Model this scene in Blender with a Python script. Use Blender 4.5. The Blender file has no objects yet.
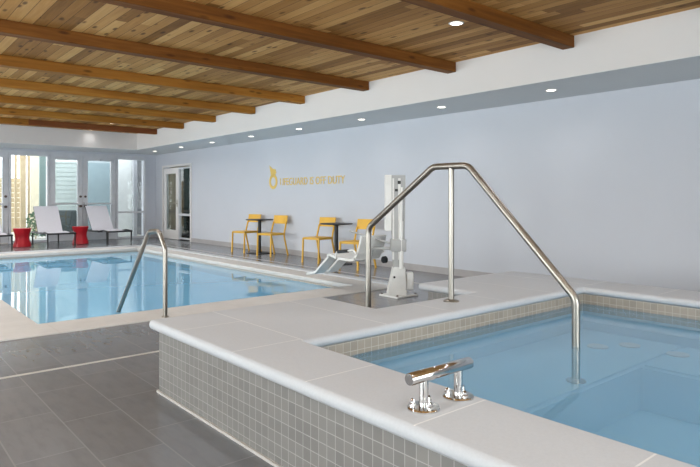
import bpy, bmesh, math, random
from mathutils import Vector, Matrix
random.seed(7)
C = bpy.context.scene.collection
PI = math.pi

# ------------------------------------------------------------------ helpers
def lin(c):
    return tuple(((v/255.0)/12.92 if v/255.0 <= 0.04045 else ((v/255.0+0.055)/1.055)**2.4) for v in c) + (1.0,)

class NT:
    def __init__(self, name):
        self.m = bpy.data.materials.new(name); self.m.use_nodes = True
        self.t = self.m.node_tree; self.t.nodes.clear()
        self.out = self.n('ShaderNodeOutputMaterial')
    def n(self, typ, **kw):
        x = self.t.nodes.new(typ)
        for k, v in kw.items(): setattr(x, k, v)
        return x
    def l(self, a, b): self.t.links.new(a, b)
    def math(self, op, a, b=None):
        x = self.n('ShaderNodeMath', operation=op)
        for i, v in enumerate((a, b)):
            if v is None: continue
            if isinstance(v, (int, float)): x.inputs[i].default_value = v
            else: self.l(v, x.inputs[i])
        return x.outputs[0]
    def mix(self, fac, a, b, blend='MIX'):
        x = self.n('ShaderNodeMix', data_type='RGBA', blend_type=blend)
        for s, v in ((x.inputs[0], fac), (x.inputs[6], a), (x.inputs[7], b)):
            if isinstance(v, (int, float)): s.default_value = v
            elif isinstance(v, tuple): s.default_value = v
            else: self.l(v, s)
        return x.outputs[2]
    def ramp(self, fac, stops):
        x = self.n('ShaderNodeValToRGB'); e = x.color_ramp.elements
        e[0].position, e[0].color = stops[0]; e[1].position, e[1].color = stops[-1]
        for p, c in stops[1:-1]:
            k = e.new(p); k.color = c
        self.l(fac, x.inputs[0]); return x.outputs[0]
    def obj(self): return self.n('ShaderNodeTexCoord').outputs['Object']
    def uv(self): return self.n('ShaderNodeTexCoord').outputs['UV']
    def mapping(self, v, scale=(1,1,1), loc=(0,0,0), rot=(0,0,0)):
        x = self.n('ShaderNodeMapping'); self.l(v, x.inputs[0])
        x.inputs[1].default_value = loc; x.inputs[2].default_value = rot; x.inputs[3].default_value = scale
        return x.outputs[0]
    def noise(self, v, scale, detail=3, rough=0.5):
        x = self.n('ShaderNodeTexNoise'); self.l(v, x.inputs['Vector'])
        x.inputs['Scale'].default_value = scale; x.inputs['Detail'].default_value = detail; x.inputs['Roughness'].default_value = rough
        return x.outputs[0]
    def bsdf(self, col, rough=0.5, metal=0.0, spec=0.5, bump=None, bstr=0.2, bdist=0.01):
        b = self.n('ShaderNodeBsdfPrincipled')
        if isinstance(col, tuple): b.inputs['Base Color'].default_value = col
        else: self.l(col, b.inputs['Base Color'])
        if isinstance(rough, (int, float)): b.inputs['Roughness'].default_value = rough
        else: self.l(rough, b.inputs['Roughness'])
        b.inputs['Metallic'].default_value = metal
        b.inputs['Specular IOR Level'].default_value = spec
        if bump is not None:
            k = self.n('ShaderNodeBump'); k.inputs['Strength'].default_value = bstr; k.inputs['Distance'].default_value = bdist
            self.l(bump, k.inputs['Height']); self.l(k.outputs[0], b.inputs['Normal'])
        self.l(b.outputs[0], self.out.inputs[0]); return b

def plain(name, rgb, rough=0.5, metal=0.0, spec=0.5, var=0.05, scale=6.0):
    t = NT(name); c = lin(rgb)
    n = t.noise(t.obj(), scale)
    d = tuple(max(0, v*(1-var)) for v in c[:3]) + (1,); e = tuple(min(1, v*(1+var)) for v in c[:3]) + (1,)
    t.bsdf(t.ramp(n, [(0.3, d), (0.7, e)]), rough, metal, spec)
    return t.m

def emis(name, rgb, s):
    t = NT(name); e = t.n('ShaderNodeEmission'); e.inputs[0].default_value = lin(rgb); e.inputs[1].default_value = s
    t.l(e.outputs[0], t.out.inputs[0]); return t.m

def clear(name, tint, rough=0.0, bump=None, ior=1.33, rip=(0.0, 1.0), gcol=(1,1,1,1), milk=None):
    t = NT(name)
    tr = t.n('ShaderNodeBsdfTransparent'); tr.inputs[0].default_value = tint
    gl = t.n('ShaderNodeBsdfGlossy'); gl.inputs['Roughness'].default_value = rough; gl.inputs[0].default_value = gcol
    fr = t.n('ShaderNodeFresnel'); fr.inputs[0].default_value = ior
    mx = t.n('ShaderNodeMixShader')
    if rip[0] > 0:
        v = t.mapping(t.obj(), (1, 1, 1))
        n = t.noise(v, rip[1], 3, 0.55)
        k = t.n('ShaderNodeBump'); k.inputs['Strength'].default_value = rip[0]; k.inputs['Distance'].default_value = 0.02
        t.l(n, k.inputs['Height']); t.l(k.outputs[0], gl.inputs['Normal'])
    body = tr.outputs[0]
    if milk:                     # fine particles in the water scatter some light back
        df = t.n('ShaderNodeBsdfDiffuse'); df.inputs[0].default_value = lin(milk[0])
        m2 = t.n('ShaderNodeMixShader'); m2.inputs[0].default_value = milk[1]
        t.l(tr.outputs[0], m2.inputs[1]); t.l(df.outputs[0], m2.inputs[2]); body = m2.outputs[0]
    t.l(fr.outputs[0], mx.inputs[0]); t.l(body, mx.inputs[1]); t.l(gl.outputs[0], mx.inputs[2])
    t.l(mx.outputs[0], t.out.inputs[0]); return t.m

def line_mask(t, c, period, off, width):
    """1 on lines of WIDTH at off + k*period along the scalar socket c"""
    f = t.math('FRACT', t.math('ADD', t.math('DIVIDE', t.math('SUBTRACT', c, off), period), 100.5))
    d = t.math('ABSOLUTE', t.math('SUBTRACT', f, 0.5))
    return t.math('LESS_THAN', d, width/period/2)

# ------------------------------------------------------------------ materials
M = {}
def floor_mat():
    t = NT('grey_porcelain_tile'); o = t.obj()
    s = t.n('ShaderNodeSeparateXYZ'); t.l(o, s.inputs[0])
    c = t.n('ShaderNodeCombineXYZ'); t.l(s.outputs[1], c.inputs[0]); t.l(s.outputs[0], c.inputs[1])
    v = t.mapping(c.outputs[0], loc=(0.045+0.61*20, -0.87+0.305*30, 0))
    b = t.n('ShaderNodeTexBrick'); b.offset = 0.34; b.offset_frequency = 2
    t.l(v, b.inputs['Vector'])
    b.inputs['Color1'].default_value = lin((110,112,117)); b.inputs['Color2'].default_value = lin((98,99,103))
    b.inputs['Mortar'].default_value = lin((108,104,104))
    b.inputs['Scale'].default_value = 1.0; b.inputs['Mortar Size'].default_value = 0.0038; b.inputs['Mortar Smooth'].default_value = 0.1
    b.inputs['Brick Width'].default_value = 0.61; b.inputs['Row Height'].default_value = 0.305
    n = t.noise(t.mapping(o, (1.6, 3.2, 1)), 1.6, 5, 0.6)
    n2 = t.noise(t.mapping(o, (6, 1.5, 1)), 3.0, 4, 0.6)
    col = t.mix(t.math('MULTIPLY', n, 0.55), b.outputs['Color'], lin((112,114,119)))
    col = t.mix(t.ramp(n2, [(0.45, (0,0,0,1)), (0.75, (0.35,0.35,0.35,1))]), col, lin((84,85,88)))
    col = t.mix(b.outputs['Fac'], col, lin((119,121,125)))
    t.bsdf(col, 0.22, 0, 0.8)
    return t.m
M['floor'] = floor_mat()

def mosaic(name, c1, c2, grout, p=0.0545, rough=0.35):
    t = NT(name); v = t.uv()
    b = t.n('ShaderNodeTexBrick'); b.offset = 0.0; b.offset_frequency = 2; t.l(t.mapping(v, loc=(p*200, p*200+0.01, 0)), b.inputs['Vector'])
    b.inputs['Color1'].default_value = lin(c1); b.inputs['Color2'].default_value = lin(c2); b.inputs['Mortar'].default_value = lin(grout)
    b.inputs['Scale'].default_value = 1.0; b.inputs['Mortar Size'].default_value = 0.0018; b.inputs['Mortar Smooth'].default_value = 0.15
    b.inputs['Brick Width'].default_value = p; b.inputs['Row Height'].default_value = p
    n = t.noise(t.obj(), 30, 3)
    col = t.mix(t.math('MULTIPLY', n, 0.3), b.outputs['Color'], lin(c2))
    t.bsdf(t.mix(b.outputs['Fac'], col, lin(grout)), rough, 0, 0.5, bump=t.math('SUBTRACT', 1.0, b.outputs['Fac']), bstr=0.3, bdist=0.002)
    return t.m
M['mosaic'] = mosaic('grey_mosaic_tile', (124,122,119), (112,110,108), (154,152,149))
M['waterline'] = mosaic('beige_waterline_tile', (158,148,136), (142,134,124), (186,179,170))

def stone():
    t = NT('white_coping_stone'); o = t.obj()
    s = t.n('ShaderNodeSeparateXYZ'); t.l(o, s.inputs[0]); x, y = s.outputs[0], s.outputs[1]
    ly = line_mask(t, y, 0.62, 0.14, 0.007)
    near = t.math('LESS_THAN', x, 1.862); far = t.math('GREATER_THAN', x, 4.88)
    side = t.math('MAXIMUM', near, far)
    a = t.math('MULTIPLY', ly, side)
    lx = line_mask(t, x, 0.62, 1.862, 0.007)
    b = t.math('MULTIPLY', lx, t.math('GREATER_THAN', y, 2.58))
    j = t.math('MULTIPLY', t.math('MAXIMUM', a, b), t.math('GREATER_THAN', s.outputs[2], 0.4345))
    n = t.noise(o, 90, 4, 0.7); n2 = t.noise(o, 2.2, 4)
    col = t.ramp(n, [(0.3, lin((177,180,185))), (0.7, lin((185,188,193)))])
    col = t.mix(t.math('MULTIPLY', n2, 0.35), col, lin((174,177,181)))
    col = t.mix(t.math('MULTIPLY', j, 0.9), col, lin((212,212,211)))
    t.bsdf(col, 0.55, 0, 0.4); return t.m
M['stone'] = stone()
def pool_coping():
    t = NT('pool_coping_stone'); o = t.obj()
    s = t.n('ShaderNodeSeparateXYZ'); t.l(o, s.inputs[0]); x, y = s.outputs[0], s.outputs[1]
    j = t.math('MAXIMUM', t.math('MULTIPLY', line_mask(t, x, 0.61, 0.2, 0.006), t.math('MAXIMUM', t.math('LESS_THAN', y, 6.15), t.math('GREATER_THAN', y, 14.07))),
               t.math('MULTIPLY', line_mask(t, y, 0.61, 0.1, 0.006), t.math('MAXIMUM', t.math('LESS_THAN', x, 1.33), t.math('GREATER_THAN', x, 5.25))))
    n2 = t.noise(o, 3.0, 5, 0.6)
    col = t.ramp(n2, [(0.3, lin((184,181,178))), (0.7, lin((196,193,190)))])
    col = t.mix(t.math('MULTIPLY', j, 0.5), col, lin((168,160,152)))
    t.bsdf(col, 0.5, 0, 0.4); return t.m
M['coping'] = pool_coping()

def boards(name, w, along, cols, knots=True, rough=0.45, long=2.4):
    """knotty softwood boards; ALONG is the axis the boards run on (0 x, 1 y)"""
    t = NT(name); o = t.obj()
    s = t.n('ShaderNodeSeparateXYZ'); t.l(o, s.inputs[0])
    a = s.outputs[along]; c = s.outputs[1-along]
    q = t.math('DIVIDE', c, w)
    idx = t.math('FLOOR', q)
    wn = t.n('ShaderNodeTexWhiteNoise'); wn.noise_dimensions = '1D'; t.l(idx, wn.inputs['W'])
    sh = t.math('MULTIPLY', wn.outputs['Value'], 7.3)
    seg = t.math('FLOOR', t.math('DIVIDE', t.math('ADD', a, sh), long))
    wn2 = t.n('ShaderNodeTexWhiteNoise'); wn2.noise_dimensions = '2D'
    cv = t.n('ShaderNodeCombineXYZ'); t.l(idx, cv.inputs[0]); t.l(seg, cv.inputs[1]); t.l(cv.outputs[0], wn2.inputs['Vector'])
    tone = wn2.outputs['Value']
    # grain, shifted per board
    gv = t.n('ShaderNodeCombineXYZ')
    t.l(t.math('ADD', a, t.math('MULTIPLY', tone, 40)), gv.inputs[0]); t.l(c, gv.inputs[1]); t.l(t.math('MULTIPLY', idx, 3.7), gv.inputs[2])
    g = t.noise(t.mapping(gv.outputs[0], (1.2, 26, 1)), 1.5, 5, 0.6)
    g2 = t.noise(t.mapping(gv.outputs[0], (0.8, 5, 1)), 1.2, 3, 0.5)
    mixv = t.math('ADD', t.math('ADD', t.math('MULTIPLY', tone, 0.55), t.math('MULTIPLY', g, 0.35)), t.math('MULTIPLY', g2, 0.25))
    n = len(cols)
    col = t.ramp(mixv, [(0.2+0.75*i/(n-1), lin(k)) for i, k in enumerate(cols)])
    if knots:
        v = t.n('ShaderNodeTexVoronoi'); v.inputs['Scale'].default_value = 1.0
        t.l(t.mapping(gv.outputs[0], (3.2, 8.5, 1)), v.inputs['Vector'])
        k = t.ramp(v.outputs['Distance'], [(0.0, (1,1,1,1)), (0.12, (0.8,0.8,0.8,1)), (0.22, (0,0,0,1))])
        col = t.mix(t.math('MULTIPLY', k, 0.85), col, lin((62,36,20)))
    gr = line_mask(t, c, w, 0.0, 0.006)
    col = t.mix(t.math('MULTIPLY', gr, 0.75), col, lin((60,38,22)))
    t.bsdf(col, 0.6, 0, 0.15, bump=t.math('SUBTRACT', 1.0, gr), bstr=0.4, bdist=0.006)
    return t.m
M['ceiling'] = boards('knotty_cedar_boards', 0.118, 1, [(112,74,34),(156,110,57),(188,140,82),(214,170,110)])
def beam_mat(name, cols):
    t = NT(name); o = t.obj()
    oi = t.n('ShaderNodeObjectInfo').outputs['Random']
    off = t.n('ShaderNodeCombineXYZ'); t.l(t.math('MULTIPLY', oi, 50), off.inputs[0]); t.l(t.math('MULTIPLY', oi, 17), off.inputs[1])
    va = t.n('ShaderNodeVectorMath', operation='ADD'); t.l(o, va.inputs[0]); t.l(off.outputs[0], va.inputs[1])
    g = t.noise(t.mapping(va.outputs[0], (0.7, 14, 14)), 1.6, 5, 0.6)
    g2 = t.noise(t.mapping(va.outputs[0], (0.35, 1, 1)), 1.0, 2)
    s = t.math('ADD', t.math('MULTIPLY', g, 0.6), t.math('MULTIPLY', g2, 0.45))
    col = t.ramp(s, [(0.3, lin(cols[0])), (0.52, lin(cols[1])), (0.75, lin(cols[2]))])
    v = t.n('ShaderNodeTexVoronoi'); v.inputs['Scale'].default_value = 1.0
    t.l(t.mapping(va.outputs[0], (2.6, 9, 9)), v.inputs['Vector'])
    k = t.ramp(v.outputs['Distance'], [(0.0, (1,1,1,1)), (0.10, (0.7,0.7,0.7,1)), (0.2, (0,0,0,1))])
    col = t.mix(t.math('MULTIPLY', k, 0.8), col, lin((58,30,14)))
    t.bsdf(col, 0.6, 0, 0.15); return t.m
M['beam'] = beam_mat('stained_beam_wood', [(80,46,16),(110,66,24),(144,94,40)])
M['beam3'] = beam_mat('pale_beam_wood', [(124,76,26),(154,102,40),(182,132,60)])  # for the far beams: window light put into a paler wood colour
M['beam2'] = beam_mat('reddish_beam_wood', [(90,48,26),(116,66,36),(136,84,48)])

M['wall'] = plain('blue_grey_paint', (190,193,201), 0.7, 0, 0.25, 0.012, 1.5)
M['white'] = plain('white_paint', (214,211,210), 0.7, 0, 0.25, 0.01, 1.5)
M['soffit'] = plain('pale_grey_paint', (208,212,214), 0.7, 0, 0.25, 0.012, 1.5)
M['baseboard'] = plain('grey_tile_baseboard', (158,154,154), 0.4, 0, 0.5, 0.08, 4)
M['steel'] = plain('brushed_stainless_steel', (152,147,140), 0.33, 1.0, 0.5, 0.0, 4)
M['chrome'] = plain('polished_chrome', (212,211,210), 0.10, 1.0, 0.5, 0.0, 4)
M['black'] = plain('black_metal', (17,17,20), 0.5)
M['yellow'] = plain('mustard_yellow_plastic', (214,166,52), 0.45)
M['signyellow'] = plain('yellow_sign_paint', (214,182,92), 0.5)
M['red'] = plain('glossy_red_plastic', (164,4,26), 0.4)
M['sling'] = plain('pale_grey_mesh_fabric', (206,206,214), 0.8, 0, 0.2, 0.03, 40)
M['frame'] = plain('silver_aluminium', (196,198,203), 0.42, 0.1)
M['darkmetal'] = plain('dark_bronze_metal', (92,78,74), 0.4, 0.6)
M['liftwhite'] = plain('white_powder_coat', (212,212,210), 0.4)
M['liftgrey'] = plain('grey_powder_coat', (158,159,159), 0.4)
M['plaster'] = plain('blue_pool_plaster', (178,222,246), 0.6, 0, 0.2, 0.04, 2)
M['spaplaster'] = plain('blue_spa_plaster', (176,214,236), 0.6, 0, 0.2, 0.04, 2)
M['draingrey'] = plain('pale_drain_strip', (176,172,168), 0.5)
M['glass'] = clear('window_glass', (0.93,0.96,0.96,1), 0.0, ior=1.45)
M['tinted'] = clear('tinted_glass', (0.86,0.91,0.92,1), 0.0, ior=1.5)
M['water'] = clear('pool_water', (0.86,0.95,0.985,1), 0.012, ior=1.27, rip=(0.10, 1.3), milk=((140,205,242), 0.6))
M['spawater'] = clear('spa_water', (0.86,0.945,0.98,1), 0.012, ior=1.33, rip=(0.08, 1.6), milk=((128,188,224), 0.38))
M['lamp'] = emis('lit_lamp', (255,246,232), 6.0)
M['outpave'] = plain('outdoor_concrete', (176,174,168), 0.8)
M['tan'] = plain('tan_timber', (192,172,140), 0.6, 0, 0.3, 0.12, 3)
M['siding'] = plain('pale_green_grey_siding', (190,196,192), 0.7)
M['teal'] = plain('teal_grey_render', (152,168,174), 0.6)
M['outwhite'] = plain('white_outdoor_render', (240,242,240), 0.8)
M['cream'] = plain('cream_render', (222,212,188), 0.8)
M['greenmetal'] = plain('grey_green_metal', (112,132,130), 0.5)
M['foliage'] = plain('green_foliage', (84,112,84), 0.7, 0, 0.2, 0.3, 8)
M['wicker'] = plain('dark_grey_wicker', (86,92,92), 0.7, 0, 0.2, 0.2, 30)
M['curtain'] = plain('cream_curtain', (196,190,172), 0.8, 0, 0.2, 0.06, 3)
M['darkroom'] = plain('dark_grey_paint', (78,80,84), 0.8)

# ------------------------------------------------------------------ mesh helpers
def box(bm, x0, x1, y0, y1, z0, z1):
    vs = [bm.verts.new(p) for p in ((x0,y0,z0),(x1,y0,z0),(x1,y1,z0),(x0,y1,z0),(x0,y0,z1),(x1,y0,z1),(x1,y1,z1),(x0,y1,z1))]
    for f in ((3,2,1,0),(4,5,6,7),(0,1,5,4),(1,2,6,5),(2,3,7,6),(3,0,4,7)):
        bm.faces.new([vs[i] for i in f])
    return vs
def NB(): return bmesh.new()
def boxbm(*a, bevel=0.0, seg=2):
    bm = NB(); box(bm, *a)
    if bevel > 0: bmesh.ops.bevel(bm, geom=bm.edges[:], offset=bevel, segments=seg, profile=0.5, affect='EDGES')
    return bm
def tube(bm, pts, r, n=14, caps=True):
    pts = [Vector(p) for p in pts]
    rings = []; up = None
    for i, p in enumerate(pts):
        d = (pts[min(i+1, len(pts)-1)] - pts[max(i-1, 0)]).normalized()
        if up is None:
            up = Vector((0,0,1)) if abs(d.z) < 0.9 else Vector((1,0,0))
        s = d.cross(up)
        if s.length < 1e-5: s = d.cross(Vector((0,1,0)))
        s.normalize(); up = s.cross(d).normalized()
        rr = r[i] if isinstance(r, (list, tuple)) else r
        rings.append([bm.verts.new(p + rr*(math.cos(2*PI*k/n)*s + math.sin(2*PI*k/n)*up)) for k in range(n)])
    for a, b in zip(rings, rings[1:]):
        for k in range(n): bm.faces.new((a[k], a[(k+1)%n], b[(k+1)%n], b[k]))
    if caps:
        bm.faces.new(rings[0][::-1]); bm.faces.new(rings[-1])
def fillet(pts, rad, seg=7):
    """polyline with corners rounded"""
    pts = [Vector(p) for p in pts]; out = [pts[0]]
    for i in range(1, len(pts)-1):
        a, b, c = pts[i-1], pts[i], pts[i+1]
        u = (a-b).normalized(); v = (c-b).normalized()
        ang = u.angle(v); tl = min(rad/math.tan(ang/2), (a-b).length*0.48, (c-b).length*0.48)
        p, q = b+u*tl, b+v*tl
        for k in range(seg+1):
            s = k/seg; out.append((1-s)**2*p + 2*s*(1-s)*b + s*s*q)
    out.append(pts[-1]); return out
def lathe(bm, prof, n=24, c=(0,0,0), shape=None):
    rings = []
    for r, z in prof:
        rings.append([bm.verts.new((c[0]+r*math.cos(2*PI*k/n)*(shape(k/n) if shape else 1), c[1]+r*math.sin(2*PI*k/n)*(shape(k/n) if shape else 1), c[2]+z)) for k in range(n)])
    for a, b in zip(rings, rings[1:]):
        for k in range(n): bm.faces.new((a[k], a[(k+1)%n], b[(k+1)%n], b[k]))
    bm.faces.new(rings[0][::-1]); bm.faces.new(rings[-1])
def prism(bm, poly, axis, a0, a1):
    """extrude a 2D polygon along axis: 'x' poly=(y,z), 'y' poly=(x,z), 'z' poly=(x,y)"""
    def P(p, a): return {'x': (a, p[0], p[1]), 'y': (p[0], a, p[1]), 'z': (p[0], p[1], a)}[axis]
    A = [bm.verts.new(P(p, a0)) for p in poly]; B = [bm.verts.new(P(p, a1)) for p in poly]
    n = len(poly)
    for i in range(n): bm.faces.new((A[i], A[(i+1)%n], B[(i+1)%n], B[i]))
    bm.faces.new(A[::-1]); bm.faces.new(B)
def cells(xs, ys, mask, z0, z1, bevel=0.0, seg=4):
    """a solid slab over the grid cells where mask(i, j); outer and inner rims bevelled"""
    bm = NB(); V = {}
    def v(i, j, z):
        k = (i, j, z)
        if k not in V: V[k] = bm.verts.new((xs[i], ys[j], z))
        return V[k]
    on = lambda i, j: 0 <= i < len(xs)-1 and 0 <= j < len(ys)-1 and mask(i, j)
    for i in range(len(xs)-1):
        for j in range(len(ys)-1):
            if not on(i, j): continue
            bm.faces.new((v(i,j,z1), v(i+1,j,z1), v(i+1,j+1,z1), v(i,j+1,z1)))
            bm.faces.new((v(i,j+1,z0), v(i+1,j+1,z0), v(i+1,j,z0), v(i,j,z0)))
            for di, dj, p, q in ((0,-1,(i,j),(i+1,j)), (1,0,(i+1,j),(i+1,j+1)), (0,1,(i+1,j+1),(i,j+1)), (-1,0,(i,j+1),(i,j))):
                if not on(i+di, j+dj):
                    bm.faces.new((v(*p,z0), v(*q,z0), v(*q,z1), v(*p,z1)))
    bmesh.ops.recalc_face_normals(bm, faces=bm.faces[:])
    if bevel > 0:
        bmesh.ops.dissolve_limit(bm, angle_limit=0.01, verts=bm.verts[:], edges=bm.edges[:])
        es = [e for e in bm.edges if len(e.link_faces) == 2 and e.calc_face_angle(0) > 0.5 and abs(e.verts[0].co.z - e.verts[1].co.z) < 1e-4]
        es += [e for e in bm.edges if len(e.link_faces) == 2 and e.calc_face_angle(0) > 0.5 and abs(e.verts[0].co.z - e.verts[1].co.z) > 1e-3]
        bmesh.ops.bevel(bm, geom=es, offset=bevel, segments=seg, profile=0.5, affect='EDGES', clamp_overlap=True)
    return bm

def boxuv(me):
    uv = me.uv_layers.new(name='UVMap')
    for p in me.polygons:
        n = p.normal; ax = max(range(3), key=lambda i: abs(n[i]))
        for li in p.loop_indices:
            c = me.vertices[me.loops[li].vertex_index].co
            uv.data[li].uv = (c.y, c.z) if ax == 0 else ((c.x, c.z) if ax == 1 else (c.x, c.y))

def obj(name, bm, mat, parent=None, smooth=False, shift=None, kind=None, label=None):
    me = bpy.data.meshes.new(name)
    if len(bm.faces) > 1: bmesh.ops.recalc_face_normals(bm, faces=bm.faces[:])
    if shift is not None: bmesh.ops.translate(bm, verts=bm.verts[:], vec=-Vector(shift))
    bm.to_mesh(me); bm.free()
    if me.polygons: boxuv(me)
    if smooth:
        me.polygons.foreach_set('use_smooth', [True]*len(me.polygons))
        me.set_sharp_from_angle(angle=math.radians(38))
    me.materials.append(mat)
    o = bpy.data.objects.new(name, me); C.objects.link(o)
    if parent is not None: o.parent = parent
    if kind: o['kind'] = kind
    if label: o['label'] = label
    return o
def thing(name, label, cat, loc=(0,0,0), rot=0.0, group=None):
    o = bpy.data.objects.new(name, None); C.objects.link(o); o.empty_display_size = 0.1
    o.location = loc; o.rotation_euler = (0, 0, rot); o['label'] = label; o['category'] = cat
    if group: o['group'] = group
    return o
def tag(o, label, cat, group=None):
    o['label'] = label; o['category'] = cat
    if group: o['group'] = group
    return o
def struct(name, bm, mat, parent=None, smooth=False):
    o = obj(name, bm, mat, parent, smooth)
    if parent is None: o['kind'] = 'structure'
    return o
def dup(root, loc, rot, label, name=None):
    r = root.copy(); C.objects.link(r); r.location = loc; r.rotation_euler = (0, 0, rot); r['label'] = label
    for ch in list(root.children):
        c = ch.copy(); C.objects.link(c); c.parent = r
        for g in list(ch.children):
            d = g.copy(); C.objects.link(d); d.parent = c
    return r

# ------------------------------------------------------------------ dimensions
H = 1.2                       # eye height
XW = 7.16; YB = 17.7          # right wall, back wall
XL = -3.6; YF = -3.2          # left and front walls
ZS = 2.52                     # soffit underside
ZC = 2.96                     # board ceiling
XS = 6.0; YS = 16.15          # edge of the soffit
PX0, PX1, PY0, PY1 = 1.36, 5.25, 6.17, 14.05     # pool water opening
CX0, CX1, CY0, CY1 = 0.93, 5.65, 5.66, 14.5      # pool coping outside

# ------------------------------------------------------------------ the setting
bm = cells([XL-0.3, PX0-0.02, 1.81, 4.85, PX1+0.02, XW+0.3], [YF-0.3, -1.95, 2.63, PY0-0.02, PY1+0.02, YB+0.25], lambda i, j: not (j == 3 and 1 <= i <= 3) and not (j == 1 and i == 2), -0.2, 0.0)
struct('floor', bm, M['floor'])

# right wall with an opening for the door beside the far corner
DY0, DY1, DZ = 15.22, 17.12, 2.13
bm = NB()
box(bm, XW, XW+0.2, YF-0.3, DY0, 0, 3.1); box(bm, XW, XW+0.2, DY1, YB+0.2, 0, 3.1); box(bm, XW, XW+0.2, DY0, DY1, DZ, 3.1)
struct('wall_right', bm, M['wall'])
# back wall: only the piece right of the storefront and the head above it
SX0, SX1, SZ = -3.0, 6.80, 2.40
bm = NB()
box(bm, SX1, XW, YB, YB+0.2, 0, 3.1); box(bm, SX0, SX1, YB, YB+0.2, SZ, 3.1); box(bm, XL-0.2, SX0, YB, YB+0.2, 0, 3.1)
struct('wall_back', bm, M['wall'])
# left wall with five tall assumed windows, front wall with two, all unseen
WL = [(0.2, 2.8), (3.6, 6.2), (7.0, 9.6), (10.4, 13.0), (13.8, 16.4)]
def wall_with_holes(axis, pos, thick, a0, a1, holes, z0, z1, top):
    bm = NB()
    def b(p, q, r, s):
        if axis == 'x': box(bm, min(pos, pos+thick), max(pos, pos+thick), p, q, r, s)
        else: box(bm, p, q, min(pos, pos+thick), max(pos, pos+thick), r, s)
    c = a0
    for h0, h1 in holes:
        b(c, h0, 0, top); b(h0, h1, 0, z0); b(h0, h1, z1, top); c = h1
    b(c, a1, 0, top); return bm
struct('wall_left', wall_with_holes('x', XL, -0.2, YF, YB+0.2, WL, 0.25, 2.4, 3.1), M['white'])
WF = [(-2.6, 0.6), (1.4, 4.6)]  # assumed front openings, out of view, added for light
struct('wall_front', wall_with_holes('y', YF, -0.2, XL-0.2, XW, WF, 0.4, 2.4, 3.1), M['white'])

struct('ceiling', boxbm(XL-0.2, XS+0.02, YF-0.2, YS+0.02, ZC, ZC+0.12), M['ceiling'])
# soffit: white edge face and grey underside on the right and at the back
bm = NB(); box(bm, XS, XS+0.05, YF-0.2, YS+0.05, ZS, ZC+0.1); box(bm, XL-0.2, XS, YS, YS+0.05, ZS, ZC+0.1)
struct('trim_1', bm, M['white'])
bm = NB(); box(bm, XS+0.001, XW, YF-0.2, YB, ZS-0.004, ZS+0.03); box(bm, XL, XS+0.001, YS+0.001, YB, ZS-0.004, ZS+0.03)
struct('trim_2', bm, M['soffit'])
# beams
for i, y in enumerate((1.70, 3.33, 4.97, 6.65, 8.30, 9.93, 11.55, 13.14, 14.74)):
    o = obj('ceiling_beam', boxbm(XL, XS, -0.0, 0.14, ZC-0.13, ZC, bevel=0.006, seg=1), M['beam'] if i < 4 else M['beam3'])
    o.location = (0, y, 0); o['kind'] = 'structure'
# the last beam has a redder spliced piece
o = obj('ceiling_beam', boxbm(3.05, XS, -0.004, 0.0, ZC-0.132, ZC, bevel=0.0), M['beam2']); o.location = (0, 14.74, 0); o['kind'] = 'structure'
# tile baseboard on right and back walls
bm = NB(); box(bm, XW-0.014, XW, 15.1 - 30, DY0-0.02, 0, 0.105)
bm.free(); bm = NB(); box(bm, XW-0.014, XW, YF, DY0-0.03, 0, 0.105); box(bm, XW-0.014, XW, DY1+0.03, YB, 0, 0.105)
struct('baseboard_right', bm, M['baseboard'])
struct('baseboard_back', boxbm(SX1+0.02, XW-0.014, YB-0.014, YB, 0, 0.105), M['baseboard'])

# ---- storefront on the back wall (x positions from left to right)
YG = YB+0.05
def pane(x0, x1, z0, z1, parent, mat=None, name='glass'):
    return obj(name, boxbm(x0, x1, YG+0.02, YG+0.03, z0, z1), mat or M['glass'], parent)
def rim(x0, x1, z0, z1, w, y0=YB-0.02, y1=YB+0.14, wb=None):
    bm = NB(); wb = w if wb is None else wb
    box(bm, x0, x0+w, y0, y1, z0, z1); box(bm, x1-w, x1, y0, y1, z0, z1)
    box(bm, x0+w, x1-w, y0, y1, z1-w, z1); box(bm, x0+w, x1-w, y0, y1, z0, z0+wb); return bm
def back_window(name, x0, x1, mid=None):
    f = struct(name, rim(x0, x1, 0, SZ, 0.06), M['frame'])
    pane(x0+0.06, x1-0.06, 0.06, SZ-0.06, f)
    if mid: obj('mid_rail', boxbm(x0+0.06, x1-0.06, YB-0.02, YB+0.12, mid-0.025, mid+0.025), M['frame'], f)
    return f
def back_door(name, x0, x1, hinge_left):
    f = struct(name, rim(x0, x1, 0.01, SZ, 0.13, YB-0.01, YB+0.10, wb=0.25), M['frame'])
    pane(x0+0.13, x1-0.13, 0.26, SZ-0.19, f, M['tinted'])
    bm = NB(); tube(bm, [(x0+0.05, YB-0.07, 1.04), (x1-0.05, YB-0.07, 1.04)], 0.022, 10)
    box(bm, x0+0.03, x0+0.12, YB-0.09, YB-0.01, 1.005, 1.075); box(bm, x1-0.12, x1-0.03, YB-0.09, YB-0.01, 1.005, 1.075)
    obj('panic_bar', bm, M['frame'], f, True)
    hx = x1-0.06 if hinge_left else x0+0.06
    bm = NB(); lathe_y(bm, hx, YB-0.01, 1.24, 0.032, 0.03); lathe_y(bm, hx, YB-0.01, 0.97, 0.036, 0.05)
    obj('lock', bm, M['darkmetal'], f, True)
    cx = (x0+0.13, x0+0.45) if hinge_left else (x1-0.45, x1-0.13)
    obj('closer', boxbm(cx[0], cx[1], YB-0.08, YB-0.01, SZ-0.14, SZ-0.08, bevel=0.008), M['frame'], f)
    return f
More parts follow.
